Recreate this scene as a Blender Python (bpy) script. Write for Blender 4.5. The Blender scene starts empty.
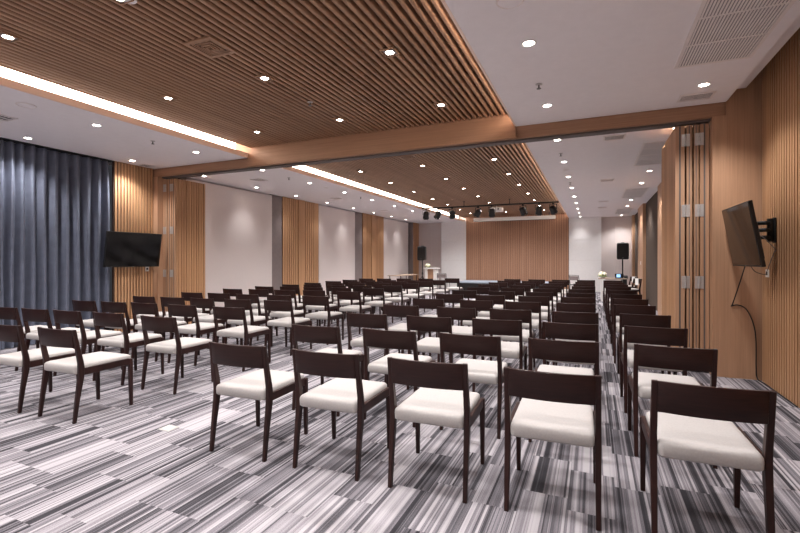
import bpy, bmesh, math, random
from mathutils import Vector, Matrix
random.seed(7)
sc = bpy.context.scene
COL = sc.collection
PI = math.pi
R = math.radians

# ------------------------------------------------------------------ materials
def lin(c):
    return tuple(((v / 255) / 12.92 if v / 255 <= .04045 else ((v / 255 + .055) / 1.055) ** 2.4) for v in c) + (1,)

def new_mat(name):
    m = bpy.data.materials.new(name); m.use_nodes = True
    nt = m.node_tree; b = nt.nodes['Principled BSDF']
    return m, nt, b

def nd(nt, typ, **kw):
    n = nt.nodes.new(typ)
    for k, v in kw.items():
        if k == 'inp':
            for i, x in v.items():
                n.inputs[i].default_value = x
        else:
            setattr(n, k, v)
    return n

def plain(name, rgb, rough=.6, metal=0., var=.06, scale=12., spec=.5, bump=0., bscale=300.):
    m, nt, b = new_mat(name); L = nt.links.new
    tc = nd(nt, 'ShaderNodeTexCoord')
    no = nd(nt, 'ShaderNodeTexNoise', inp={'Scale': scale, 'Detail': 4.})
    L(tc.outputs['Object'], no.inputs['Vector'])
    c = lin(rgb)
    rp = nd(nt, 'ShaderNodeValToRGB')
    rp.color_ramp.elements[0].position = .3; rp.color_ramp.elements[1].position = .7
    rp.color_ramp.elements[0].color = tuple(x * (1 - var) for x in c[:3]) + (1,)
    rp.color_ramp.elements[1].color = tuple(min(1, x * (1 + var)) for x in c[:3]) + (1,)
    L(no.outputs['Fac'], rp.inputs['Fac']); L(rp.outputs['Color'], b.inputs['Base Color'])
    b.inputs['Roughness'].default_value = rough; b.inputs['Metallic'].default_value = metal
    b.inputs['Specular IOR Level'].default_value = spec
    if bump:
        n2 = nd(nt, 'ShaderNodeTexNoise', inp={'Scale': bscale, 'Detail': 2.})
        bp = nd(nt, 'ShaderNodeBump', inp={'Strength': bump, 'Distance': .002})
        L(tc.outputs['Object'], n2.inputs['Vector']); L(n2.outputs['Fac'], bp.inputs['Height']); L(bp.outputs['Normal'], b.inputs['Normal'])
    return m

def wood(name, c0, c1, axis='Z', rough=.45, spec=.4, fine=60.):
    """veneer: long streaks along one axis"""
    m, nt, b = new_mat(name); L = nt.links.new
    tc = nd(nt, 'ShaderNodeTexCoord')
    mp = nd(nt, 'ShaderNodeMapping')
    s = [fine, fine, fine]; s['XYZ'.index(axis)] = fine / 45
    mp.inputs['Scale'].default_value = s
    L(tc.outputs['Object'], mp.inputs['Vector'])
    n1 = nd(nt, 'ShaderNodeTexNoise', inp={'Scale': 1., 'Detail': 5., 'Roughness': .6, 'Distortion': .3})
    L(mp.outputs['Vector'], n1.inputs['Vector'])
    mp2 = nd(nt, 'ShaderNodeMapping'); mp2.inputs['Scale'].default_value = [x / 9 for x in s]
    L(tc.outputs['Object'], mp2.inputs['Vector'])
    n2 = nd(nt, 'ShaderNodeTexNoise', inp={'Scale': 1., 'Detail': 2.})
    L(mp2.outputs['Vector'], n2.inputs['Vector'])
    ad = nd(nt, 'ShaderNodeMath', operation='ADD'); L(n1.outputs['Fac'], ad.inputs[0]); L(n2.outputs['Fac'], ad.inputs[1])
    rp = nd(nt, 'ShaderNodeValToRGB')
    rp.color_ramp.elements[0].position = .36; rp.color_ramp.elements[1].position = .64
    rp.color_ramp.elements[0].color = lin(c0); rp.color_ramp.elements[1].color = lin(c1)
    hf = nd(nt, 'ShaderNodeMath', operation='MULTIPLY', inp={1: .5}); L(ad.outputs[0], hf.inputs[0])
    L(hf.outputs[0], rp.inputs['Fac']); L(rp.outputs['Color'], b.inputs['Base Color'])
    b.inputs['Roughness'].default_value = rough; b.inputs['Specular IOR Level'].default_value = spec
    return m

def glow(name, rgb, strength):
    m, nt, b = new_mat(name)
    b.inputs['Base Color'].default_value = (.8, .8, .8, 1)
    b.inputs['Emission Color'].default_value = lin(rgb); b.inputs['Emission Strength'].default_value = strength
    return m

def carpet_mat():
    m, nt, b = new_mat('striped_carpet'); L = nt.links.new
    def M(op, a, bb=None):
        n = nd(nt, 'ShaderNodeMath', operation=op)
        for i, v in enumerate((a, bb)):
            if v is None: continue
            if isinstance(v, (int, float)): n.inputs[i].default_value = v
            else: L(v, n.inputs[i])
        return n.outputs[0]
    tc = nd(nt, 'ShaderNodeTexCoord'); sp = nd(nt, 'ShaderNodeSeparateXYZ'); L(tc.outputs['Object'], sp.inputs[0])
    X, Y = sp.outputs['X'], sp.outputs['Y']
    def wn(a, bb, c):
        cv = nd(nt, 'ShaderNodeCombineXYZ')
        for i, v in enumerate((a, bb, c)):
            if isinstance(v, (int, float)): cv.inputs[i].default_value = v
            else: L(v, cv.inputs[i])
        w = nd(nt, 'ShaderNodeTexWhiteNoise', noise_dimensions='3D'); L(cv.outputs[0], w.inputs['Vector'])
        return w.outputs['Value']
    i = M('FLOOR', M('DIVIDE', M('ADD', X, 40.13), .25))
    off = M('MULTIPLY', M('FLOOR', M('MULTIPLY', wn(i, 3.3, 1.7), 4)), .125)
    j = M('FLOOR', M('DIVIDE', M('ADD', M('ADD', Y, off), 20.05), .5))
    ph = M('MULTIPLY', wn(i, j, 9.1), .37)
    xs = M('ADD', X, ph)
    def lay(w, k):
        return wn(M('FLOOR', M('DIVIDE', M('ADD', xs, 50 + k), w)), M('ADD', M('MULTIPLY', i, 1.37), k), M('MULTIPLY', j, 2.11))
    broad, mid, thin = lay(.062, .2), lay(.024, 1.1), lay(.0075, 2.3)
    lt = lay(.0125, 4.7)
    v = M('ADD', M('ADD', M('MULTIPLY', broad, .42), M('MULTIPLY', mid, .36)), M('MULTIPLY', thin, .22))
    # a tile as a whole is a little lighter or darker
    v = M('ADD', v, M('MULTIPLY', M('SUBTRACT', wn(i, j, 4.4), .5), .10))
    pale = M('GREATER_THAN', lt, .86); v = M('ADD', v, M('MULTIPLY', pale, .26))
    dark = M('LESS_THAN', lt, .10); v = M('SUBTRACT', v, M('MULTIPLY', dark, .22))
    fz = nd(nt, 'ShaderNodeTexNoise', inp={'Scale': 190., 'Detail': 4.}); L(tc.outputs['Object'], fz.inputs['Vector'])
    v = M('ADD', v, M('MULTIPLY', M('SUBTRACT', fz.outputs['Fac'], .5), .42))
    rp = nd(nt, 'ShaderNodeValToRGB'); cr = rp.color_ramp
    cr.elements[0].position = .20; cr.elements[0].color = lin((54, 52, 56))
    cr.elements[1].position = .88; cr.elements[1].color = lin((170, 165, 169))
    for p, c in ((.36, (89, 86, 91)), (.52, (120, 115, 121)), (.68, (151, 146, 151))):
        e = cr.elements.new(p); e.color = lin(c)
    L(v, rp.inputs['Fac']); L(rp.outputs['Color'], b.inputs['Base Color'])
    b.inputs['Roughness'].default_value = .95; b.inputs['Specular IOR Level'].default_value = .1
    bp = nd(nt, 'ShaderNodeBump', inp={'Strength': .5, 'Distance': .003}); L(fz.outputs['Fac'], bp.inputs['Height']); L(bp.outputs['Normal'], b.inputs['Normal'])
    return m

W_FLAT = wood('oak_veneer', (166, 128, 100), (192, 152, 122), 'Z')
W_FLATX = wood('oak_veneer_beam', (150, 113, 88), (176, 136, 108), 'X')
W_SLAT = wood('oak_slats_wall', (170, 128, 94), (198, 154, 116), 'Z')
W_STAGE = wood('walnut_slats_stage', (158, 118, 94), (180, 138, 112), 'Z')
W_CEIL = wood('walnut_slats_ceiling', (150, 116, 92), (174, 138, 110), 'Y')
W_BACK = plain('slat_backing', (56, 36, 26), .8)
W_BACKC = plain('ceiling_backing', (70, 46, 34), .85)
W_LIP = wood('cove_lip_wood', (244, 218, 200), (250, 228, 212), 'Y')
ESP = wood('espresso_wood', (31, 15, 13), (51, 28, 25), 'Z', rough=.42, spec=.28, fine=90.)
ESPX = wood('espresso_backrest', (31, 15, 13), (50, 27, 24), 'X', rough=.38, spec=.30, fine=90.)
CREAM = plain('cream_upholstery', (170, 165, 163), .85, var=.05, scale=90., spec=.2, bump=.25, bscale=700.)
WHITE = plain('ceiling_paint', (243, 238, 240), .8, var=.015)
COVEW = plain('cove_paint', (235, 228, 222), .8, var=.01)
PANELW = plain('white_wall_panel', (240, 238, 238), .55, var=.02)
FABRIC = plain('grey_wall_fabric', (214, 204, 202), .9, var=.04, scale=40., spec=.15, bump=.2, bscale=500.)
TAUPE = plain('taupe_recess_fabric', (130, 119, 118), .9, var=.05, spec=.15)
DARKTAUPE = plain('dark_taupe_recess', (82, 70, 62), .85, var=.04, spec=.2)
CURT = plain('slate_curtain', (98, 103, 119), .7, var=.10, scale=8., spec=.3, bump=.15, bscale=400.)
CARPET = carpet_mat()
BLACK = plain('black_plastic', (20, 20, 22), .42, var=.1)
BLACKM = plain('black_metal', (18, 18, 19), .5, var=.1)
SCREEN = plain('dark_glass_screen', (9, 9, 10), .12, var=.05, spec=.6)
ALU = plain('brushed_aluminium', (196, 192, 190), .42, metal=.6, var=.06, scale=60.)
GASKET = plain('grey_edge_profile', (104, 96, 94), .6, metal=.3)
GRIL = plain('grille_white', (238, 230, 228), .6, var=.02)
GRILB = plain('grille_dark_inside', (150, 144, 146), .9)
WHITEP = plain('white_plastic', (232, 230, 228), .4, var=.02)
STAGEC = plain('stage_blue_grey', (158, 168, 184), .7, var=.06)
GREYM = plain('grey_metal', (120, 118, 118), .4, metal=.6)
LEDW = glow('cove_led', (255, 234, 216), 7.)
LENS = glow('downlight_lens', (255, 244, 232), 30.)
BLUE = glow('lit_blue_screen', (70, 160, 220), 1.2)
PETAL = plain('ivory_petals', (236, 230, 208), .8, var=.08)
LEAF = plain('green_leaves', (138, 158, 74), .7, var=.2)
PAPER = plain('white_paper', (236, 234, 232), .8, var=.03)
PALEWOOD = plain('pale_tabletop', (160, 140, 122), .5, var=.05)

# ------------------------------------------------------------------ mesh helpers
class MB:
    def __init__(s): s.bm = bmesh.new()
    def box(s, x0, x1, y0, y1, z0, z1, mat=None):
        v = [s.bm.verts.new(Vector(p)) for p in ((x0,y0,z0),(x1,y0,z0),(x1,y1,z0),(x0,y1,z0),(x0,y0,z1),(x1,y0,z1),(x1,y1,z1),(x0,y1,z1))]
        if mat is not None:
            for q in v: q.co = mat @ q.co
        for f in ((0,3,2,1),(4,5,6,7),(0,1,5,4),(1,2,6,5),(2,3,7,6),(3,0,4,7)):
            s.bm.faces.new([v[i] for i in f])
        return s
    def loft(s, rings, cap=True, close=True):
        rv = [[s.bm.verts.new(Vector(p)) for p in r] for r in rings]
        n = len(rv[0])
        for a, b in zip(rv, rv[1:]):
            for k in range(n if close else n - 1):
                s.bm.faces.new((a[k], a[(k+1) % n], b[(k+1) % n], b[k]))
        if cap:
            s.bm.faces.new(list(reversed(rv[0]))); s.bm.faces.new(rv[-1])
        return s
    def tube(s, pts, r, n=8, cap=True):
        pts = [Vector(p) for p in pts]; rings = []
        up = Vector((0, 0, 1)) if abs((pts[1]-pts[0]).normalized().z) < .9 else Vector((1, 0, 0))
        for i, p in enumerate(pts):
            d = (pts[min(i+1, len(pts)-1)] - pts[max(i-1, 0)]).normalized()
            a = d.cross(up).normalized(); b = a.cross(d).normalized(); up = b
            rr = r[i] if isinstance(r, (list, tuple)) else r
            rings.append([p + a*math.cos(2*PI*k/n)*rr + b*math.sin(2*PI*k/n)*rr for k in range(n)])
        return s.loft(rings, cap)
    def lathe(s, prof, n=20, c=(0,0,0), cap=True):
        return s.loft([[(c[0]+r*math.cos(2*PI*k/n), c[1]+r*math.sin(2*PI*k/n), c[2]+z) for k in range(n)] for r, z in prof], cap)
    def ball(s, c, r, sub=2, sq=(1,1,1)):
        bmesh.ops.create_icosphere(s.bm, subdivisions=sub, radius=r, matrix=Matrix.Translation(c) @ Matrix.Diagonal((*sq, 1)))
        return s
    def bevel(s, w, seg=2):
        s.bm.normal_update()
        es = [e for e in s.bm.edges if len(e.link_faces) == 2 and e.calc_face_angle(0) > R(30)]
        bmesh.ops.bevel(s.bm, geom=es, offset=w, segments=seg, affect='EDGES', profile=.5)
        return s
    def build(s, name, mat, parent=None, loc=None, smooth=False):
        bmesh.ops.recalc_face_normals(s.bm, faces=s.bm.faces[:])
        me = bpy.data.meshes.new(name); s.bm.to_mesh(me); s.bm.free()
        for m in (mat if isinstance(mat, (list, tuple)) else [mat]): me.materials.append(m)
        if smooth:
            me.polygons.foreach_set('use_smooth', [True] * len(me.polygons))
            try: me.set_sharp_from_angle(angle=R(38))
            except Exception: pass
        o = bpy.data.objects.new(name, me); COL.objects.link(o)
        if parent is not None: o.parent = parent
        if loc is not None: o.location = loc
        return o

def tag(o, label, cat, group=None):
    o['label'] = label; o['category'] = cat
    if group: o['group'] = group
    return o
def thing(name, label, cat, loc=(0,0,0), rz=0., group=None):
    o = bpy.data.objects.new(name, None); o.empty_display_size = .1; COL.objects.link(o)
    o.location = loc; o.rotation_euler = (0, 0, rz)
    return tag(o, label, cat, group)
def struct(mb, name, mat):
    o = mb.build(name, mat); o['kind'] = 'structure'; return o
def dup(root, loc, rz, label, group=None):
    r = root.copy(); COL.objects.link(r); r.location = loc; r.rotation_euler = (0, 0, rz); r['label'] = label
    if group: r['group'] = group
    for ch in root.children:
        c = ch.copy(); COL.objects.link(c); c.parent = r
        for g in ch.children:
            d = g.copy(); COL.objects.link(d); d.parent = c
    return r
ORD = ['first','second','third','fourth','fifth','sixth','seventh','eighth','ninth','tenth','eleventh','twelfth','thirteenth','fourteenth','fifteenth']

# ------------------------------------------------------------------ room constants
ZC, ZS, ZR, ZT = 3.20, 3.37, 3.325, 3.72        # white ceiling, slat underside, raised strip
XL, XR = -8.14, 1.74
SX0, SX1 = -5.70, -0.985              # edges of the slatted field
YB0, YB1 = 6.22, 6.52                 # beam
YF, YK = 20.9, -3.0                   # far wall, wall behind

# floor
struct(MB().box(-9.2, 2.4, YK-.2, YF+.4, -.1, 0), 'floor', CARPET)

# white ceilings
c = MB()
c.box(-8.6, SX0, YK, YB0+.02, ZC, ZC+.075); c.box(SX1, 1.42, YK, YB0+.02, ZC, ZC+.075)
c.box(1.42, 1.60, YK, YB0+.02, ZR, ZR+.05); c.box(1.42, 1.44, YK, YB0+.02, ZC+.075, ZR); c.box(1.58, 1.60, YK, YB0, ZR+.05, 3.74); c.box(1.58, 2.0, YK, YB0+.02, 3.72, 3.76)
c.box(-8.6, SX0, YB1-.02, YF+.2, ZC, ZC+.075); c.box(SX1, 2.0, YB1-.02, YF+.2, ZC, ZC+.075)
struct(c, 'ceiling', WHITE)
# the recess above the slats, with its coves
c = MB()
for a, b in ((YK, YB0+.02), (YB1-.02, YF)):
    c.box(SX0-.32, SX0-.30, a, b, ZC+.075, ZC+.42); c.box(SX1+.22, SX1+.24, a, b, ZC+.075, ZC+.42)
    c.box(SX0-.32, SX1+.24, a, b, ZC+.42, ZC+.44)
struct(c, 'ceiling_recess', COVEW)
c = MB()
for a, b in ((YK, YB0), (YB1, YF)):
    c.box(SX0+.06, SX1-.06, a, b, ZS+.075, ZS+.085)
struct(c, 'ceiling_backing', W_BACKC)
def ceiling_slats(a, b):
    m = MB(); p = .0787; n = int((SX1-SX0-.10)/p)
    for i in range(n+1):
        x = SX1 - .075 - i*p
        w, h = .023, .062
        prof = [(-w, h), (-w, .016), (-w*.78, .005), (-w*.4, 0), (w*.4, 0), (w*.78, .005), (w, .016), (w, h)]
        m.loft([[(x+q, a, ZS+z) for q, z in prof], [(x+q, b, ZS+z) for q, z in prof]])
    return struct(m, 'ceiling_slats', W_CEIL)
ceiling_slats(YK, YB0); ceiling_slats(YB1, YF)
# wooden lips of the coves
for a, b in ((YK, YB0), (YB1, YF)):
    struct(MB().box(SX0-.02, SX0+.006, a, b, ZC-.002, ZC+.085), 'trim_1', W_LIP)
    struct(MB().box(SX1-.004, SX1+.02, a, b, ZC-.002, ZC+.085), 'trim_2', W_LIP)
# led strips (real lamps in the coves)
cl = [('glowing light cove between white ceiling and slats, before the beam', YK+.05, YB0-.004, 0), ('glowing light cove between white ceiling and slats, beyond the beam', YB1+.05, YF-.1, 0),
      ('hidden light strip along bare slat edge, before the beam', YK+.05, YB0-.004, 1), ('hidden light strip along bare slat edge, beyond the beam', YB1+.05, YF-.1, 1)]
for lab, a, b, side in cl:
    if side == 0: m = MB().box(SX0-.295, SX0-.285, a, b, ZC+.09, ZC+.34)
    else: m = MB().box(SX1+.205, SX1+.215, a, b, ZC+.09, ZC+.36)
    tag(m.build('cove_light', LEDW), lab, 'light strip', 'cove light strips')

# beam over the folding walls
m = MB(); m.box(-8.2, SX0-.02, YB0+.03, YB1-.03, 3.04, ZC+.03); m.box(SX1+.01, 1.42, YB0+.03, YB1-.03, 3.04, ZC+.03); m.box(1.42, XR, YB0+.03, YB1-.03, 3.04, ZR+.05)
struct(m, 'beam', W_FLATX)
m = MB(); m.box(SX0-.02, SX1+.01, YB0, YB1, 3.04, ZC+.44); m.box(SX0-.32, SX0-.02, YB0+.001, YB1-.001, ZC+.076, ZC+.44); m.box(SX1+.01, SX1+.24, YB0+.001, YB1-.001, ZC+.076, ZC+.44)
struct(m, 'beam_face', W_FLATX)
struct(MB().box(-8.0, 1.28, YB0+.08, YB1-.08, 3.015, 3.04), 'partition_track', GASKET)

# front room walls
def right_wall():
    m = MB(); p = .063; n = int((YB0-YK)/p)
    for i in range(n):
        y = YB0 - .03 - i*p
        m.box(XR, XR+.034, y-p+.015, y-.015, 0, ZT)
    o = struct(m, 'wall_right', W_SLAT)
    b = MB().box(XR+.034, XR+.06, YK, YB0+.3, 0, ZT).build('slat_backing', W_BACK, o); b['kind'] = 'structure'
right_wall()
struct(MB().box(1.282, XR+.02, YB0, YB0+.16, 0, 3.04).box(1.414, XR+.02, YB0-.004, YB0+.02, 0, ZT).box(1.42, XR+.02, YB0, YB0+.16, 3.04, ZT), 'pillar', W_FLAT)
struct(MB().box(-8.2, -8.03, YB0, YB0+.16, 0, 3.04), 'pillar', W_FLAT)
def left_panel():
    m = MB(); y0, y1 = 5.43, YB0; n = 13; p = (y1-y0)/n
    for i in range(n):
        m.box(XL-.02, XL, y0+i*p, y0+(i+1)*p-.022, 0, ZC)
    o = struct(m, 'wall_left', W_SLAT)
    b = MB().box(XL-.06, XL-.02, y0-.02, y1, 0, ZC).build('slat_backing', W_BACK, o); b['kind'] = 'structure'
left_panel()
struct(MB().box(-8.62, -8.58, YK, 5.46, 0, ZC), 'wall_left', TAUPE)
struct(MB().box(-8.62, XR+.06, YK-.05, YK, 0, 3.8), 'wall_back', PANELW)

# curtains: two drops
def curtain(label, y0, y1, seed):
    random.seed(seed); m = MB(); pts = []; y = y0; k = 0
    n = int((y1-y0)/.012); phase = 0.
    for i in range(n+1):
        t = y0 + (y1-y0)*i/n
        phase += .012*2*PI/(.150+.028*math.sin(t*2.3+seed))
        pts.append((math.sin(phase)+.25*math.sin(2*phase+1), t))
    zs = [0.01, .5, 1.2, 2.0, 2.8, 3.18]; amp = [.074, .072, .068, .064, .056, .046]
    front = [[(XL-.095+s*a*.95+.012*math.sin(t*7+z*1.3), t+.010*math.sin(z*1.7+t*9), z) for s, t in pts] for z, a in zip(zs, amp)]
    rv = [[m.bm.verts.new(p) for p in r] for r in front]
    bv = [[m.bm.verts.new((p[0]-.006, p[1], p[2])) for p in r] for r in front]
    for g, fl in ((rv, 0), (bv, 1)):
        for a, b in zip(g, g[1:]):
            for q in range(len(a)-1): m.bm.faces.new((a[q], a[q+1], b[q+1], b[q]))
    o = m.build('curtain', CURT, smooth=True)
    return tag(o, label, 'curtain', 'slate curtains along the wall')
curtain('slate grey floor-length curtain beside the wooden slat panel', 3.72, 5.40, 3)
curtain('slate grey curtain at the picture edge, away from the wooden panel', YK+.1, 3.715, 5)
tag(MB().box(XL-.16, XL+.0, YK+.05, 5.42, ZC-.012, ZC).build('curtain_track', BLACKM), 'dark curtain track recessed along the white ceiling edge', 'curtain track')

# second room, side with grey panels and wooden bays
XW = -8.25
struct(MB().box(-8.62, -8.55, YB0, YF+.3, 0, ZC), 'wall_left', TAUPE)
def grey_panel(y0, y1):
    m = MB(); n = 1; p = (y1-y0)/n
    for i in range(n): m.box(-8.5, XW, y0+i*p, y0+(i+1)*p-.004, .08, ZC-.03)
    struct(m, 'wall_panel', FABRIC)
for a, b in ((7.1, 9.95), (12.27, 14.67), (17.2, 19.92)): grey_panel(a, b)
for a, b in ((9.95, 10.43), (14.67, 15.30), (19.92, 20.15)):
    struct(MB().box(-8.5, XW-.035, a, b, .0, ZC), 'wall_recess', TAUPE)
def wood_bay(y0, y1, ym, yn, XW=XW):
    m = MB(); p = .105
    for a, b in ((y0, ym), (yn, y1)):
        n = max(1, round((b-a)/p)); q = (b-a)/n
        for i in range(n): m.box(-8.5, XW-.0, a+i*q, a+(i+1)*q-.030, 0, ZC)
    if yn > ym: m.box(-8.5, XW+.03, ym, yn, 0, ZC)
    o = struct(m, 'wall_slats', W_SLAT)
    b = MB().box(-8.52, XW-.02, y0, y1, 0, ZC).build('slat_backing', W_BACK, o); b['kind'] = 'structure'
wood_bay(10.43, 12.27, 11.15, 11.45); wood_bay(15.30, 17.2, 16.0, 16.35); wood_bay(20.15, YF, YF, YF, -8.07)
struct(MB().box(-8.5, -8.075, 20.08, 20.149, 0, ZC), 'wall_recess', TAUPE)

# far wall
def far_wall():
    m = MB(); x0, x1 = -5.53, -.965; n = 46; p = (x1-x0)/n
    for i in range(n): m.box(x0+i*p, x0+(i+1)*p-.013, YF-.35, YF-.33, 0, ZS+.08)
    o = struct(m, 'wall_far', W_STAGE)
    b = MB().box(x0, x1, YF-.33, YF, 0, ZS+.3).build('slat_backing', W_BACK, o); b['kind'] = 'structure'
far_wall()
def white_panels(x0, x1):
    m = MB()
    for a, b in ((.0, 1.35), (1.356, 2.25), (2.256, ZC)): m.box(x0, x1, YF-.30, YF, a, b)
    struct(m, 'wall_far', PANELW)
white_panels(-6.78, -5.53); white_panels(-.965, .32)
def far_grey(x0, x1):
    m = MB(); n = 3; p = (x1-x0)/n
    for i in range(n): m.box(x0+i*p, x0+(i+1)*p-.004, YF, YF+.1, 0, ZC)
    struct(m, 'wall_far', FABRIC)
far_grey(-8.6, -6.78); far_grey(.32, 2.0)
struct(MB().box(-8.6, 2.0, YF+.1, YF+.15, 0, 3.7), 'wall_far', FABRIC)

# second room, side with wooden piers and dark doors between
XP = 1.48
struct(MB().box(XP+.09, XP+.16, YB1, YF+.3, 0, ZC), 'wall_right', DARKTAUPE)
for a, b in ((10.9, 12.75), (16.35, 18.1), (20.45, YF)):
    m = MB(); n = max(1, round((b-a)/.7)); q = (b-a)/n
    for i in range(n): m.box(XP, XP+.24, a+i*q, a+(i+1)*q-.005, 0, ZC)
    struct(m, 'pillar', W_FLAT)
struct(MB().box(XP, XP+.24, YB1, 7.9, 0, ZC), 'pillar', W_FLAT)

# ------------------------------------------------------------------ folding walls
def folding_pair(label, xs, y0, length, mirror, slatface):
    t = thing('folding_partition', label, 'folding wall', (0, 0, 0), 0, 'stacked folding wall leaves')
    for k, (a, b) in enumerate(xs):
        m = MB(); m.box(a+.020, b-.020, y0+.02, y0+length, .02, 3.0)
        p = .062; n = int(length/p)
        for i in range(n):          # ribbed faces both sides
            yy = y0 + .03 + i*p
            m.box(a, a+.020, yy, yy+p-.022, .02, 3.0); m.box(b-.020, b, yy, yy+p-.022, .02, 3.0)
        leaf = m.build('leaf', W_SLAT, t)
        e = MB(); w = b-a
        e.box(a, a+w*.40, y0, y0+.02, .02, 3.0); e.box(a+w*.60, b, y0, y0+.02, .02, 3.0)
        e.build('edge_board', W_FLAT, leaf)
        MB().box(a+w*.40, a+w*.60, y0+.004, y0+.02, .02, 3.0).build('edge_profile', GASKET, leaf)
        MB().box((a+b)/2-.02, (a+b)/2+.02, y0+.05, y0+.09, 3.0, 3.016).build('hanger', ALU, leaf)
    xm = (xs[0][1]+xs[1][0])/2
    for z in (.22, 1.09, 1.96, 2.82):
        h = MB()
        for s in (-1, 1):
            xa, xb = sorted((xm+s*.006, xm+s*.044)); h.box(xa, xb, y0-.006, y0, z-.075, z+.075)
            for dz in (-.05, 0, .05): h.tube([(xm+s*.032, y0-.009, z+dz), (xm+s*.032, y0-.005, z+dz)], .006, 6)
        h.tube([(xm, y0-.008, z-.075), (xm, y0-.008, z+.075)], .008, 8)
        h.build('hinge', ALU, t)
    return t
folding_pair('pair of folded wooden partition leaves with hinges, furthest from the wall television', [(.926, 1.026), (1.046, 1.102)], 6.35, 1.21, 0, 1)
folding_pair('pair of folded wooden partition leaves with hinges, beside pillar by the wall television', [(1.122, 1.168), (1.184, 1.274)], 6.35, 1.21, 0, 1)
folding_pair('pair of folded ribbed partition leaves against pillar by the slate curtains', [(-8.12, -7.995), (-7.985, -7.915)], 6.35, .76, 0, 1)
folding_pair('pair of folded ribbed partition leaves facing the carpet, near the slate curtains', [(-7.90, -7.80), (-7.785, -7.69)], 6.35, .76, 0, 1)

# ------------------------------------------------------------------ chairs
def rrect(hx, y0, y1, r, z, n=4):
    pts = []
    for cx, cy, a0 in ((hx-r, y1-r, 0), (-hx+r, y1-r, 90), (-hx+r, y0+r, 180), (hx-r, y0+r, 270)):
        for k in range(n+1):
            a = R(a0+90*k/n); pts.append((cx+r*math.cos(a), cy+r*math.sin(a), z))
    return pts
def make_chair():
    t = thing('dining_chair', '', 'chair')
    # cushion
    rings = []
    for z, ins in ((.398, .016), (.401, .008), (.408, .002), (.440, 0), (.458, .002), (.468, .010), (.474, .026), (.477, .06), (.479, .12)):
        rings.append(rrect(.213-ins*.8, .012+ins, .530-ins, max(.012, .03-ins*.2), z))
    # gently crowned and dipping top edge at the back
    MB().loft(rings).build('seat', CREAM, t, smooth=True)
    # curved backrest between the posts
    m = MB(); N = 10; rr = []
    for i in range(N+1):
        u = -1+2*i/N; x = u*.2165; dy = -.026*(1-u*u)
        def yc(z): return -.004 + (.779-z)*.095 + dy
        th = .011
        rr.append([(x, yc(.626)-th, .626), (x, yc(.626)+th, .626), (x, yc(.777)+th, .777), (x, yc(.777)-th, .777)])
    m.loft(rr); m.bevel(.003, 2); m.build('backrest', ESPX, t, smooth=True)
    # rear legs rise into back posts, front legs straight
    prof = [(0, .002, .026, .024), (.20, .026, .034, .028), (.37, .052, .044, .031), (.44, .056, .046, .031), (.50, .050, .042, .030), (.64, .022, .032, .029), (.779, -.003, .024, .028)]
    for s in (-1, 1):
        m = MB(); m.loft([[(s*.228-w/2, y-d/2, z), (s*.228+w/2, y-d/2, z), (s*.228+w/2, y+d/2, z), (s*.228-w/2, y+d/2, z)] for z, y, d, w in prof])
        m.bevel(.003, 1); m.build('leg', ESP, t)
        m = MB(); m.loft([[(s*.228-w/2, y-d/2, z), (s*.228+w/2, y-d/2, z), (s*.228+w/2, y+d/2, z), (s*.228-w/2, y+d/2, z)] for z, y, d, w in ((0, .508, .026, .024), (.30, .500, .034, .030), (.44, .496, .038, .032))])
        m.bevel(.003, 1); m.build('leg', ESP, t)
        m = MB(); m.box(s*.228-.011, s*.228+.011, .07, .480, .388, .446); m.bevel(.003, 1); m.build('seat_rail', ESP, t)
    m = MB(); m.box(-.213, .213, .488, .508, .365, .398); m.bevel(.002, 1); m.build('front_rail', ESP, t)
    return t
chair0 = make_chair(); used = []
def chair(x, y, rz, label, group):
    if not used:
        used.append(1); chair0.location = (x, y, 0); chair0.rotation_euler = (0, 0, rz); chair0['label'] = label; chair0['group'] = group; return chair0
    return dup(chair0, (x, y, 0), rz, label, group)
random.seed(11)
CX = [-2.262, -1.562, -.886, -.203, .502]
CY = [2.44, 3.43, 4.39, 5.34, 6.42, 7.44, 8.44, 9.5, 10.6, 11.7, 12.8, 13.9]
def rowname(k, n):
    return 'rearmost row' if k == 0 else ('front row by the stage' if k == n-1 else ORD[k]+' row from rear')
POSC = ['aisle seat', 'second from the aisle', 'middle seat', 'fourth from the aisle', 'seat by ribbed wood wall']
POSL = ['aisle seat', 'second from the aisle', 'middle seat', 'fourth from the aisle', 'seat by curtain wall']
for k, y in enumerate(CY):
    for i, x in enumerate(CX):
        j = 0 if k < 2 else .018
        chair(x+random.uniform(-j, j), y+(.037 if k == 0 else .06)*(x+.19)+random.uniform(-j, j), R(random.uniform(.6, 2.8)) if i < 4 else R(random.uniform(-.4, 1.0)),
              'cream-seated dark chair, %s, %s, central block' % (POSC[i], rowname(k, len(CY))), 'chairs in the central block')
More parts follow.
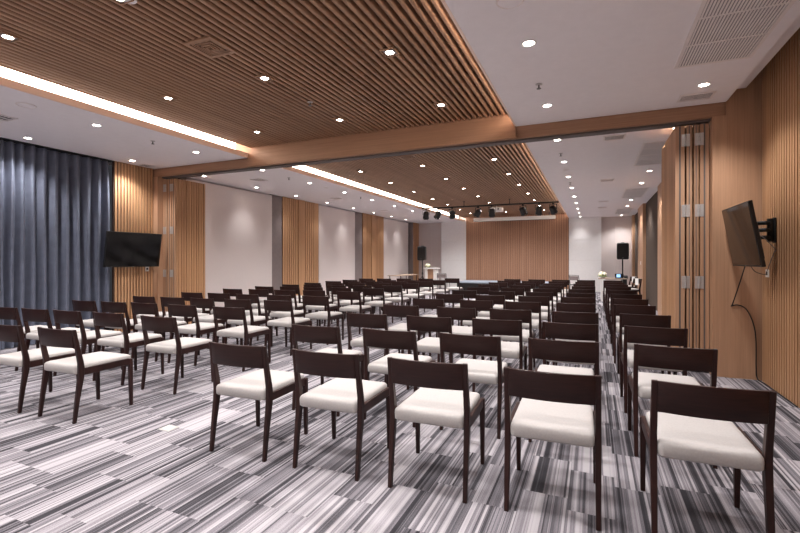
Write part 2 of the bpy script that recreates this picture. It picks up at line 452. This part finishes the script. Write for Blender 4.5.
LP = [[(-4.18, 2.285), (-4.90, 2.25)],
      [(-4.11, 3.19), (-4.92, 3.20), (-5.57, 3.15), (-6.12, 3.11), (-6.70, 3.08)],
      [(-4.14, 4.18), (-4.91, 4.15), (-5.60, 4.13), (-6.14, 4.07), (-6.71, 4.02)],
      [(-4.16, 5.14), (-4.83, 5.05), (-5.48, 4.99), (-6.05, 4.94), (-6.62, 4.88)],
      [(-4.12, 6.02), (-4.80, 5.96), (-5.41, 5.88), (-6.04, 5.87), (-6.60, 5.79)],
      [(-4.16, 7.15), (-4.91, 7.13), (-5.49, 6.99), (-6.12, 6.97), (-6.68, 6.85)],
      [(-4.17, 8.17), (-4.87, 8.06), (-5.51, 7.97), (-6.06, 7.88), (-6.66, 7.77)],
      [(-4.19, 9.16), (-4.86, 8.98), (-5.46, 8.83), (-6.05, 8.73), (-6.60, 8.62)],
      [(-4.25, 10.35), (-4.88, 10.1), (-5.50, 9.85), (-6.03, 9.65), (-6.57, 9.48)],
      [(-4.20, 11.28), (-4.85, 11.05), (-5.48, 10.8), (-6.05, 10.62), (-6.58, 10.48)],
      [(-4.16, 12.25), (-4.85, 11.95), (-5.47, 11.7), (-6.04, 11.5), (-6.56, 11.36)],
      [(-4.12, 13.6), (-4.83, 13.1), (-5.45, 12.8), (-6.02, 12.55), (-6.55, 12.35)]]
for k, row in enumerate(LP):
    for i, (x, y) in enumerate(row):
        chair(x, y, R(random.uniform(.0, 3.0)),
              'cream-seated dark chair, %s, %s, curtain-side block' % (POSL[i], rowname(k, len(LP))), 'chairs in the curtain-side block')
# two chairs turned sideways by the piers, each with a paper sheet
for i, (x, y) in enumerate(((1.30, 17.3), (1.27, 15.6))):
    chair(x, y, R(112), ['cream-seated dark chair turned sideways by wooden pier, further from the camera', 'cream-seated dark chair turned sideways by wooden pier, closer to the camera'][i], 'chairs turned sideways by the pier')
    m = MB()
    m.box(-.10, .10, .022, .025, .58, .7795); m.box(-.10, .10, -.06, .025, .7795, .782)
    o = m.build('paper_sheet', PAPER); o.location = (x, y, 0); o.rotation_euler = (0, 0, R(112))
    tag(o, ['white sheet of paper over the backrest of the further sideways chair', 'white sheet of paper over the backrest of the closer sideways chair'][i], 'paper', 'paper sheets on sideways chairs')

# ------------------------------------------------------------------ lamps
def lamp_data(name, watts, size, blend, col):
    l = bpy.data.lights.new(name, 'SPOT'); l.energy = watts; l.spot_size = size; l.spot_blend = blend; l.shadow_soft_size = .05; l.color = col
    return l
LW = lamp_data('ceiling_spot', 84, R(140), .8, (1., .97, .955))
LM = lamp_data('wall_wash_spot', 84, R(122), .8, (1., .97, .955))
LN = lamp_data('wall_line_spot', 50, R(98), 1., (1., .97, .955)); LN.shadow_soft_size = .14
LS = lamp_data('slat_spot', 86, R(140), .8, (1., .965, .945))
def round_light():
    t = thing('downlight', '', 'ceiling light')
    MB().lathe([(.052, 0), (.062, -.002), (.064, -.006), (.060, -.009), (.050, -.008), (.044, -.003), (.044, 0)], 24, cap=False).build('trim_ring', WHITEP, t, smooth=True)
    MB().lathe([(.0435, -.001), (.0435, -.004)], 24).build('lens', LENS, t)
    o = bpy.data.objects.new('lamp', LW); COL.objects.link(o); o.parent = t; o.location = (0, 0, -.03)
    return t
def square_light():
    t = thing('downlight', '', 'ceiling light')
    m = MB()
    for a in ((-.075, .075, -.075, -.062), (-.075, .075, .062, .075), (-.075, -.062, -.062, .062), (.062, .075, -.062, .062)): m.box(a[0], a[1], a[2], a[3], -.012, .004)
    m.build('trim_frame', W_CEIL, t)
    MB().box(-.062, .062, -.062, .062, -.001, .004).build('inner_plate', ALU, t)
    MB().lathe([(.046, -.001), (.052, -.009), (.044, -.011), (.038, -.006)], 24, cap=False).build('gimbal_ring', ALU, t, smooth=True)
    MB().lathe([(.038, -.002), (.038, -.008)], 24).build('lens', LENS, t)
    o = bpy.data.objects.new('lamp', LS); COL.objects.link(o); o.parent = t; o.location = (0, 0, -.035)
    return t
r0, s0 = round_light(), square_light(); ur, us = [], []
def narrow(t, d):
    for ch in t.children:
        if ch.type == 'LIGHT': ch.data = d
def place(base, usedl, loc, label, group):
    if not usedl:
        usedl.append(1); base.location = loc; base['label'] = label; base['group'] = group; return base
    return dup(base, loc, 0, label, group)
FR = [5.53, 3.88, 2.24, .60, -1.05]
BR = [7.18, 8.83, 10.45, 12.08, 13.75, 15.38, 17.0, 18.6, 20.2]
def rows(front, back):
    out = [(y, '%s one before the beam' % ORD[k]) for k, y in enumerate(front)] + [(y, '%s one beyond the beam' % ORD[k]) for k, y in enumerate(back)]
    return out
for x, lab in ((-4.82, 'line nearest the glowing cove'), (-3.32, 'middle line'), (-1.80, 'line farthest from the glowing cove')):
    for y, rl in rows([5.46]+FR[1:], BR[1:8]):
        place(s0, us, (x, y, ZS-.001), 'square downlight in slat ceiling, %s, %s' % (lab, rl), 'downlights in the slat ceiling')
for x, lab, bk in ((-7.81, 'line along curtain wall', BR[:8]), (-6.20, 'line beside the glowing cove', BR[:8])):
    for y, rl in rows(FR, bk):
        t = place(r0, ur, (x, y, ZC-.0), 'round downlight in white ceiling, %s, %s' % (lab, rl), 'round downlights in the white ceilings')
        if x < -7: narrow(t, LN if y > 6 else LM)
for y, rl in rows(FR, BR):
    t = place(r0, ur, (-.50, y, ZC), 'round downlight in white ceiling, line along slat edge, %s' % rl, 'round downlights in the white ceilings')
    if y > 20: narrow(t, LN)
for y, rl in rows([FR[0], 2.2], [7.18, 10.42, 12.0, 15.21, 16.88, 20.24]):
    t = place(r0, ur, (1.065, y, ZC), 'round downlight in white ceiling, air grille line, %s' % rl, 'round downlights in the white ceilings')
    narrow(t, LM)

# ------------------------------------------------------------------ grilles, vents, sprinklers
def grille(x0, x1, y0, y1, label):
    t = thing('air_grille', label, 'air grille', (x0, y0, ZC), 0, 'large air grilles in the white ceiling')
    w, l = x1-x0, y1-y0; m = MB(); f = .03
    for a in ((0, w, 0, f), (0, w, l-f, l), (0, f, f, l-f), (w-f, w, f, l-f)): m.box(a[0], a[1], a[2], a[3], -.008, -.0005)
    m.build('frame', GRIL, t)
    m = MB(); n = int((w-2*f)/.022)
    for i in range(n):
        x = f+(i+.5)*(w-2*f)/n; m.box(x-.0065, x+.0065, f, l-f, -.0065, -.0025)
    k = max(2, round(l/.47))
    for i in range(1, k): m.box(f, w-f, l*i/k-.008, l*i/k+.008, -.0068, -.002)
    m.build('louvre_grid', GRIL, t)
    MB().box(f*.5, w-f*.5, f*.5, l-f*.5, -.002, -.0005).build('dark_backing', GRILB, t)
grille(.71, 1.315, 3.06, 4.95, 'large white air grille in ceiling before the beam')
grille(.72, 1.315, 7.89, 9.76, 'large white air grille in ceiling, first beyond the beam')
grille(.76, 1.315, 12.8, 14.7, 'large white air grille in ceiling, second beyond the beam')
grille(.78, 1.315, 17.7, 19.65, 'large white air grille in ceiling, third beyond the beam')
def vent(x, y, w, l, label, mat=None):
    t = thing('linear_vent', label, 'ceiling vent', (x, y, ZC), 0, 'small slotted vents in the white ceilings'); m = MB(); f = .022
    for a in ((-w/2, w/2, -l/2, -l/2+f), (-w/2, w/2, l/2-f, l/2), (-w/2, -w/2+f, -l/2+f, l/2-f), (w/2-f, w/2, -l/2+f, l/2-f)): m.box(a[0], a[1], a[2], a[3], -.01, -.0005)
    m.build('frame', GRIL, t)
    m = MB(); n = 5
    for i in range(n):
        y0 = -l/2+f+(i+.5)*(l-2*f)/n; m.box(-w/2+f, w/2-f, y0-.006, y0+.006, -.008, -.003)
    m.build('blades', GRIL, t)
    MB().box(-w/2+.005, w/2-.005, -l/2+.005, l/2-.005, -.002, -.0005).build('dark_slot', plain('vent_shadow', (40, 37, 38), .9) if 'vent_shadow' not in bpy.data.materials else bpy.data.materials['vent_shadow'], t)
vent(1.06, 5.90, .34, .23, 'slotted vent in white ceiling just before the beam, by the air grille')
vent(.29, 7.37, .30, .27, 'slotted vent in grille-side ceiling, first beyond the beam')
vent(.30, 11.25, .30, .24, 'slotted vent in grille-side ceiling, second beyond the beam')
vent(.30, 15.28, .30, .24, 'slotted vent in grille-side ceiling, third beyond the beam')
vent(.30, 17.02, .30, .24, 'slotted vent in grille-side ceiling, fourth beyond the beam')
vent(-7.99, 5.92, .22, .24, 'slotted vent in white ceiling above the wall-mounted television by the curtain')
vent(-7.02, 8.02, .30, .26, 'slotted vent in cove-side ceiling, first beyond the beam')
vent(-7.05, 11.4, .30, .26, 'slotted vent in cove-side ceiling, second beyond the beam')
vent(-7.08, 14.75, .30, .26, 'slotted vent in cove-side ceiling, third beyond the beam')
vent(-6.98, 3.18, .26, .24, 'slotted vent in white ceiling beside the curtains')
def wood_vent(x, y, label):
    t = thing('wooden_vent', label, 'ceiling vent', (x, y, ZS), 0, 'wooden vents in the slat ceiling'); m = MB(); w, f = .165, .035
    for a in ((-w, w, -w, -w+f), (-w, w, w-f, w), (-w, -w+f, -w+f, w-f), (w-f, w, -w+f, w-f)): m.box(a[0], a[1], a[2], a[3], -.012, .006)
    m.build('frame', W_CEIL, t)
    m = MB()
    for q in (.115, .085, .055, .028):
        for s in (-1, 1):
            m.box(-q, q, s*q-.006, s*q+.006, -.008-(.115-q)*.12, .003); m.box(s*q-.006, s*q+.006, -q, q, -.008-(.115-q)*.12, .003)
    m.build('louvre_rings', W_CEIL, t)
    MB().box(-.13, .13, -.13, .13, .001, .005).build('dark_inside', BLACKM, t)
wood_vent(-3.31, 3.12, 'square wooden vent in slat ceiling before the beam')
wood_vent(-3.30, 8.0, 'square wooden vent in slat ceiling beyond the beam')
def sprinkler(x, y, label, z=ZC):
    t = thing('ceiling_sprinkler', label, 'sprinkler', (x, y, z), 0, 'fire sprinklers')
    MB().lathe([(.034, -.001), (.036, -.004), (.02, -.008), (.012, -.012)], 16).build('cover_plate', ALU, t, smooth=True)
    MB().lathe([(.008, -.012), (.008, -.035), (.012, -.038), (.006, -.046)], 10).build('body', GREYM, t)
    MB().lathe([(.024, -.046), (.024, -.049)], 14).build('deflector', GREYM, t)
sprinkler(-6.24, 4.75, 'small fire sprinkler in cove-side white ceiling before the beam')
sprinkler(-.52, 4.83, 'small fire sprinkler in grille-side white ceiling before the beam')
sprinkler(-6.23, 8.08, 'small fire sprinkler in cove-side white ceiling beyond the beam')
sprinkler(-.51, 8.11, 'small fire sprinkler in grille-side white ceiling, first beyond the beam')
sprinkler(-.50, 11.25, 'small fire sprinkler in grille-side white ceiling, third fitting beyond the beam')
sprinkler(-6.22, 11.4, 'small fire sprinkler in cove-side white ceiling, further beyond the beam')
sprinkler(-3.30, 4.71, 'small fire sprinkler hanging under the wooden slat ceiling', ZS)
def disc(x, y, r, label, cat, z=ZC, nm='ceiling_speaker'):
    t = thing(nm, label, cat, (x, y, z), 0, 'round ceiling fittings')
    MB().lathe([(r, -.001), (r, -.006), (r*.9, -.012), (r*.86, -.010), (r*.86, -.001)], 28, cap=False).build('rim', GRIL, t, smooth=True)
    MB().lathe([(r*.86, -.001), (r*.86, -.005), (r*.4, -.009)], 28).build('mesh_cover', WHITE, t, smooth=True)
disc(-6.17, 3.05, .10, 'round flush ceiling speaker in cove-side white ceiling', 'ceiling speaker')
disc(-.54, 3.19, .10, 'round flush ceiling speaker in grille-side white ceiling', 'ceiling speaker')
disc(-.50, 9.60, .06, 'round smoke detector in grille-side ceiling beyond the beam', 'smoke detector', nm='smoke_detector')
disc(-6.23, 9.59, .06, 'round smoke detector in cove-side ceiling beyond the beam', 'smoke detector', nm='smoke_detector')
disc(-3.28, 2.29, .06, 'round white smoke detector on the wooden slat ceiling', 'smoke detector', ZS, nm='smoke_detector')

# ------------------------------------------------------------------ televisions
def television(label, loc, rz, tilt, w, h, outdir):
    """local frame: screen faces -Y, arm goes to +Y"""
    t = thing('mounted_television', label, 'television', loc, rz, 'wall-mounted televisions')
    rot = Matrix.Rotation(tilt, 4, 'X')
    m = MB(); m.box(-w/2, w/2, -.012, .022, -h/2, h/2, rot); m.bevel(.004, 2); m.build('casing', BLACK, t)
    m = MB(); m.box(-w*.38, w*.38, .022, .06, -h*.40, h*.18, rot); m.bevel(.012, 2); m.build('rear_housing', BLACK, t)
    m = MB(); m.box(-w/2+.011, w/2-.011, -.0145, -.0115, -h/2+.018, h/2-.011, rot); m.build('screen', SCREEN, t)
    MB().box(-.025, .025, -.0145, -.0118, -h/2+.005, -h/2+.013, rot).build('badge', GREYM, t)
    m = MB(); m.box(-.14, .14, .06, .07, -.03, .03, rot); m.box(-.12, -.09, .055, .072, -.16, .16, rot); m.box(.09, .12, .055, .072, -.16, .16, rot); m.build('bracket', BLACKM, t)
    return t
def arm_mount(label, loc, rz, reach):
    t = thing('wall_mount', label, 'wall mount', loc, rz, 'television wall mounts')
    m = MB(); m.box(-.035, .035, reach-.022, reach, -.13, .13); m.bevel(.006, 2); m.build('wall_plate', BLACKM, t)
    for z in (-.075, 0, .075):
        MB().tube([(-.01, reach-.03, z), (.06, reach*.62, z), (-.02, .10, z)], .021, 10).build('arm', BLACKM, t)
    MB().tube([(0, reach-.045, -.12), (0, reach-.045, .12)], .028, 12).build('pivot', BLACKM, t)
    MB().tube([(-.02, .095, -.10), (-.02, .095, .10)], .014, 12).build('pivot', BLACKM, t)
    return t
# right: screen faces -X; local -Y -> world -X : rotate by -90deg
television('tilted black television on arm mount in front of ribbed wooden wall', (1.412, 5.64, 1.610), R(-90), R(9.5), .94, .64, 1)
arm_mount('black articulated arm holding the tilted television off the ribbed wall', (1.46, 5.77, 1.67), R(-90), .275)
television('black television hung before slate curtain and wooden slat panel', (-7.93, 5.655, 1.552), R(90), R(8.), 1.09, .65, 1)
arm_mount('short black mount between the curtain-side television and slat panel', (-8.03, 5.80, 1.57), R(90), .104) if False else None
t = thing('wall_mount', 'flat black mount behind the curtain-side television', 'wall mount', (XL, 5.8, 1.57), 0, 'television wall mounts')
MB().box(.001, .012, -.15, .15, -.12, .12).build('wall_plate', BLACKM, t); MB().box(.012, .142, -.05, .05, -.05, .05).build('arm', BLACKM, t)
# cords and outlets
def cord(pts, r, label, name='cable', mat=None):
    P = [Vector(p) for p in pts]; out = []
    for k in range(len(P)-1):
        p0, p1, p2, p3 = P[max(k-1, 0)], P[k], P[k+1], P[min(k+2, len(P)-1)]
        for q in range(6):
            u = q/6; out.append(.5*((2*p1)+(p2-p0)*u+(2*p0-5*p1+4*p2-p3)*u*u+(3*p1-p0-3*p2+p3)*u**3))
    out.append(P[-1])
    o = MB().tube(out, r, 8).build(name, mat or BLACK, smooth=True)
    return tag(o, label, 'cable', 'cables by the tilted television')
cord([(1.52, 5.90, 1.33), (1.50, 6.05, 1.10), (1.47, 6.19, .86), (1.462, 6.205, .83), (1.52, 6.21, .845), (1.60, 6.205, .80), (1.665, 6.205, .64), (1.690, 6.205, .45), (1.692, 6.205, .15), (1.70, 6.19, .02), (1.715, 6.0, .012), (1.72, 5.6, .010), (1.722, 5.2, .010)], .006, 'black power cord looping from tilted television down the pillar to the carpet')
cord([(1.53, 5.84, 1.33), (1.60, 5.92, 1.24), (1.69, 5.98, 1.205), (1.722, 5.995, 1.21)], .004, 'short thin black cable from tilted television to the wall outlet')
cord([(1.50, 5.62, 1.62), (1.58, 5.62, 1.60), (1.66, 5.60, 1.50), (1.70, 5.64, 1.46), (1.733, 5.80, 1.44), (1.734, 5.95, 1.30), (1.730, 5.99, 1.24)], .004, 'thin pale cable hanging from the black television arm', mat=GREYM)
def outlet(label, loc, rz, w=.07, h=.10, cat='outlet', name='wall_outlet'):
    t = thing(name, label, cat, loc, rz, 'wall outlets and switches')
    m = MB(); m.box(-w/2, w/2, -.008, 0, -h/2, h/2); m.bevel(.003, 2); m.build('plate', WHITEP, t)
    m = MB()
    if name == 'light_switch': m.box(-w*.32, w*.32, -.012, -.008, -h*.3, h*.3); m.bevel(.001, 1); m.build('rocker', WHITEP, t)
    else: m.box(-.018, .018, -.012, -.008, -.02, .02); m.build('socket', BLACK, t)
outlet('white wall outlet with black plug below the tilted television', (XR-.001, 6.005, 1.215), R(-90), .09, .085)
outlet('white wall outlet under the curtain-side television', (XL+.001, 6.07, 1.185), R(90))
outlet('white light switch on wooden pier nearer the folding wall', (XP-.001, 11.9, 1.26), R(-90), .16, .12, 'light switch', 'light_switch')
outlet('white light switch on the wooden pier farther from the folding wall', (XP-.001, 16.95, 1.26), R(-90), .16, .12, 'light switch', 'light_switch')
outlet('white low outlet near the floor on wooden pier nearer the folding wall', (XP-.001, 11.9, .27), R(-90), .16, .10)

t = thing('floor_socket', 'small pale flush floor socket cover in the striped carpet', 'floor socket', (-3.142, 2.533, 0))
m = MB(); m.box(-.06, .06, -.055, .055, 0, .005); m.bevel(.002, 1); m.build('cover_plate', ALU, t)
MB().box(-.035, .035, -.03, .03, .005, .0062).build('lid', WHITEP, t)
# ------------------------------------------------------------------ stage end
t = thing('stage_platform', 'low stage platform with blue-grey top before the wooden slat wall', 'stage', (-3.55, 19.6, 0))
MB().box(-1.95, 1.95, -.80, .90, .36, .42).build('deck', STAGEC, t)
MB().box(-1.93, 1.93, -.78, .90, 0, .36).build('skirt', BLACKM, t)
m = MB(); m.lathe([(.035, 0), (.045, -.05), (.045, -.08), (.035, -.12)], 12)  # screen roller end caps come below
m.bm.free()
t = thing('hanging_projection_screen', 'long white roller screen housing under the slat ceiling', 'projection screen', (-3.2, 19.7, 3.17))
m = MB(); m.box(-1.75, 1.75, -.07, .07, -.075, .075); m.bevel(.02, 3); m.build('housing', WHITEP, t, smooth=True)
MB().box(-1.70, 1.70, -.012, .012, -.095, -.075).build('bottom_bar', GREYM, t)
for s in (-1, 1): MB().box(s*1.5-.02, s*1.5+.02, -.03, .03, .075, .199).build('bracket', GREYM, t)
t = thing('projector', 'white projector hanging under slat ceiling behind the lighting bar', 'projector', (-3.22, 16.2, 3.20))
m = MB(); m.box(-.22, .22, -.18, .18, -.085, .07); m.bevel(.02, 3); m.build('body', WHITEP, t, smooth=True)
MB().tube([(.09, -.155, 0), (.09, -.18, 0)], .035, 14).build('lens', BLACK, t)
MB().tube([(0, 0, .058), (0, 0, .169)], .018, 10).build('ceiling_pole', WHITEP, t)

YT = 14.8
t = thing('lighting_bar', 'black lighting pipe hung under the slat ceiling', 'lighting bar', (-3.3, YT, 3.19))
MB().tube([(-2.30, 0, 0), (2.31, 0, 0)], .026, 12).build('pipe', BLACKM, t, smooth=True)
for x in (-2.28, -.757, .78, 2.29):
    MB().tube([(x, 0, .02), (x, 0, .179)], .012, 8).build('hanger_rod', BLACKM, t)
    MB().lathe([(.04, .170), (.04, .179)], 14, c=(x, 0, 0)).build('ceiling_flange', BLACKM, t)
def stage_spot(x, tilt, pan, label):
    t = thing('stage_spotlight', label, 'stage light', (x, YT, 3.162), pan, 'stage spotlights on the black pipe')
    MB().box(-.02, .02, -.034, .034, -.035, 0).build('clamp', BLACKM, t)
    m = MB()
    for s in (-1, 1): m.box(s*.115-.005, s*.115+.005, -.016, .016, -.20, -.04)
    m.box(-.120, .120, -.016, .016, -.045, -.034); m.build('yoke', BLACKM, t)
    rot = Matrix.Translation((0, 0, -.20)) @ Matrix.Rotation(tilt, 4, 'X')
    def rl(prof, n=18):
        return [[rot @ Vector((r*math.cos(2*PI*k/n), r*math.sin(2*PI*k/n), z)) for k in range(n)] for r, z in prof]
    can = MB().loft(rl([(.05, .11), (.085, .10), (.098, .05), (.100, -.05), (.106, -.10), (.108, -.115)])).build('can', BLACK, t, smooth=True)
    MB().loft(rl([(.092, -.116), (.086, -.120)])).build('lens', SCREEN, can)
    for k in range(4):
        a = PI/2*k; rr = rot @ Matrix.Rotation(a, 4, 'Z') @ Matrix.Translation((0, .104, -.115)) @ Matrix.Rotation(R(-40), 4, 'X')
        MB().box(-.065, .065, -.002, .002, -.075, 0, rr).build('barn_door', BLACKM, can)
spots = [(-5.44, 40, 25), (-4.99, 32, 70), (-4.48, 20, -10), (-3.57, 45, 60), (-3.10, 30, 10), (-2.09, 38, -30), (-1.59, 28, 15), (-1.16, 42, -20)]
for k, (x, ti, pa) in enumerate(spots):
    stage_spot(x, R(ti), R(pa), 'black stage spotlight with barn doors, %s along pipe from the glowing cove' % ORD[k])

def tripod_speaker(x, y, z0, h, w, where):
    t = thing('speaker_stand', 'black tripod speaker stand %s' % where, 'speaker stand', (x, y, 0), 0, 'speaker stands')
    MB().tube([(0, 0, .12), (0, 0, z0)], .022, 12).build('pole', BLACKM, t)
    MB().lathe([(.035, .70), (.035, .80)], 12).build('collar', BLACKM, t)
    for k in range(3):
        a = R(90+120*k); MB().tube([(.02*math.cos(a), .02*math.sin(a), .62), (.42*math.cos(a), .42*math.sin(a), .012)], .013, 8).build('leg', BLACKM, t)
    s = thing('loudspeaker', 'black loudspeaker cabinet on tripod stand %s' % where, 'loudspeaker', (x, y, z0), 0, 'loudspeakers on stands')
    m = MB(); d = .36
    q0 = [(-w/2, -d/2), (w/2, -d/2), (w*.34, d/2), (-w*.34, d/2)]
    m.loft([[(a, b, 0) for a, b in q0], [(a, b, h) for a, b in q0]]); m.bevel(.055, 4); m.build('cabinet', BLACK, s, smooth=True)
    m = MB(); m.box(-w/2+.03, w/2-.03, -d/2-.006, -d/2+.004, .04, h-.04); m.bevel(.004, 1); m.build('front_grille', BLACKM, s)
    MB().box(-.025, .025, -d/2-.009, -d/2-.005, .055, .072).build('badge', GREYM, s)
    MB().tube([(-.06, 0, h-.004), (-.06, 0, h+.015), (.06, 0, h+.015), (.06, 0, h-.004)], .010, 8).build('handle', BLACKM, s)
tripod_speaker(-7.12, 18.9, 1.34, .64, .41, 'beside the lectern table')
tripod_speaker(1.05, 19.2, 1.38, .64, .44, 'by the wooden piers')

# lectern: pale top, white side legs, wooden centre
t = thing('lectern', 'white lectern table with brown wooden centre panel by the loudspeaker', 'lectern', (-6.36, 18.0, 0))
m = MB(); m.box(-.31, .31, -.22, .22, .975, 1.02); m.bevel(.006, 2); m.build('tabletop', WHITEP, t)
for s in (-1, 1): MB().box(s*.19-.055, s*.19+.055, -.18, .18, 0, .975).build('side_panel', WHITEP, t)
MB().box(-.135, .135, -.12, .12, 0, .975).build('centre_panel', W_FLAT, t)
def bouquet(x, y, z, r, label):
    random.seed(int(abs(x)*100)); t = thing('flower_arrangement', label, 'flowers', (x, y, z), 0, 'flower arrangements')
    MB().lathe([(r*.34, 0), (r*.46, .02), (r*.42, r*.5), (r*.5, r*.6)], 14).build('bowl', WHITEP, t, smooth=True)
    m = MB()
    for i in range(34):
        a = i*2.399; u = 1-(i+.5)/34*1.05; q = math.sqrt(max(0, 1-u*u))
        m.ball((r*.75*q*math.cos(a), r*.75*q*math.sin(a), r*.75+r*.62*u), r*.24, 1, (1, 1, .8))
    m.build('blossoms', PETAL, t, smooth=True)
    m = MB()
    for i in range(22):
        a = i*2*PI/22+random.uniform(-.1, .1); l = r*random.uniform(.95, 1.2); zz = r*random.uniform(.35, .75)
        d = Vector((math.cos(a), math.sin(a), 0)); s = Vector((-d.y, d.x, 0))*r*.16; b = d*r*.35+Vector((0, 0, zz)); e = d*l+Vector((0, 0, zz+random.uniform(-.25, .1)*r)); mi = (b+e)/2+Vector((0, 0, r*.12))
        th = Vector((0, 0, .004))
        m.loft([[b-s*.3, b+s*.3, b+s*.3+th, b-s*.3+th], [mi-s, mi+s, mi+s+th, mi-s+th], [e-s*.1, e+s*.1, e+s*.1+th, e-s*.1+th]])
    m.build('leaves', LEAF, t)
bouquet(-6.54, 17.98, 1.021, .125, 'small white flower arrangement on the lectern table')

def frame_chair(x, y, rz, label):
    t = thing('metal_chair', label, 'chair', (x, y, 0), rz, 'grey metal chairs by the stage')
    for s in (-1, 1):
        MB().tube([(s*.21, 0, 0), (s*.21, .03, .44), (s*.20, -.05, .80)], .012, 8).build('leg', GREYM, t)
        MB().tube([(s*.21, .42, 0), (s*.21, .40, .44)], .012, 8).build('leg', GREYM, t)
    MB().tube([(-.20, -.05, .80), (.20, -.05, .80)], .012, 8).build('top_rail', GREYM, t)
    m = MB(); m.box(-.185, .185, -.045, -.035, .62, .77); m.build('back_panel', TAUPE, t)
    m = MB(); m.box(-.21, .21, .0, .43, .43, .46); m.bevel(.01, 2); m.build('seat', BLACK, t)
frame_chair(-6.04, 18.75, 0, 'grey metal framed chair beside the lectern table') if False else frame_chair(-5.80, 17.7, 0, 'grey metal framed chair beside the lectern table')
frame_chair(-.62, 17.4, R(-35), 'grey metal chair beside the stage, before the white wall panels')

t = thing('side_table', 'long pale table beside the fabric wall and the tripod speaker', 'table', (-7.2, 16.9, 0))
m = MB(); m.box(-.30, .30, -.95, .95, .72, .75); m.bevel(.006, 1); m.build('tabletop', PALEWOOD, t)
for sx in (-1, 1):
    for sy in (-1, 1): MB().tube([(sx*.24, sy*.85, 0), (sx*.24, sy*.85, .72)], .016, 8).build('leg', BLACKM, t)
t = thing('side_table', 'pale table with flowers and equipment at the end of the central block', 'table', (.60, 16.55, 0))
m = MB(); m.box(-.44, .46, -.26, .30, .725, .75); m.bevel(.006, 1); m.build('tabletop', PALEWOOD, t)
MB().box(-.36, -.22, -.26, .26, 0, .725).build('pedestal_panel', WHITEP, t)
MB().box(.30, .42, -.26, .26, 0, .725).build('pedestal_panel', BLACKM, t)
bouquet(.29, 16.42, .751, .145, 'round white and green flower arrangement on the equipment table')
t = thing('laptop', 'small open device with blue lit screen on the equipment table', 'laptop', (.80, 16.42, .751))
MB().box(-.13, .13, -.08, .10, 0, .016).build('base', BLACK, t)
lid = MB().box(-.13, .13, .10, .11, .01, .15).build('lid', BLACK, t); MB().box(-.08, .04, .096, .0995, .03, .13).build('screen', BLUE, lid)
t = thing('audio_mixer', 'black audio mixer on the equipment table beside the lit device', 'audio mixer', (.985, 16.5, .751))
m = MB(); m.loft([[(-.045, -.12, 0), (.07, -.12, 0), (.07, .12, 0), (-.045, .12, 0)], [(-.045, -.12, .04), (.07, -.12, .04), (.07, .12, .09), (-.045, .12, .09)]]); m.build('body', BLACK, t)
for i in range(3): MB().lathe([(.007, .055), (.007, .082)], 8, c=(-.02+i*.03, 0, 0)).build('knob', GREYM, t)

# ------------------------------------------------------------------ camera, world, view
cd = bpy.data.cameras.new('camera'); cam = bpy.data.objects.new('camera', cd); COL.objects.link(cam)
cam.location = (0, 0, 1.36); cam.rotation_euler = (R(90), 0, R(23.55))
cd.sensor_width = 36; cd.lens = 443/800*36; cd.shift_y = -6.5/800; cd.clip_start = .05; cd.clip_end = 100
sc.camera = cam
w = bpy.data.worlds.new('world'); sc.world = w; w.use_nodes = True
w.node_tree.nodes['Background'].inputs[0].default_value = (.5, .5, .55, 1); w.node_tree.nodes['Background'].inputs[1].default_value = .05
sc.view_settings.view_transform = 'Standard'; sc.view_settings.look = 'None'; sc.view_settings.gamma = 1; sc.view_settings.use_curve_mapping = False
sc.view_settings.exposure = 0.52
sc.cycles.use_denoising = True
sc.cycles.max_bounces = 8; sc.cycles.diffuse_bounces = 5; sc.cycles.sample_clamp_indirect = 6
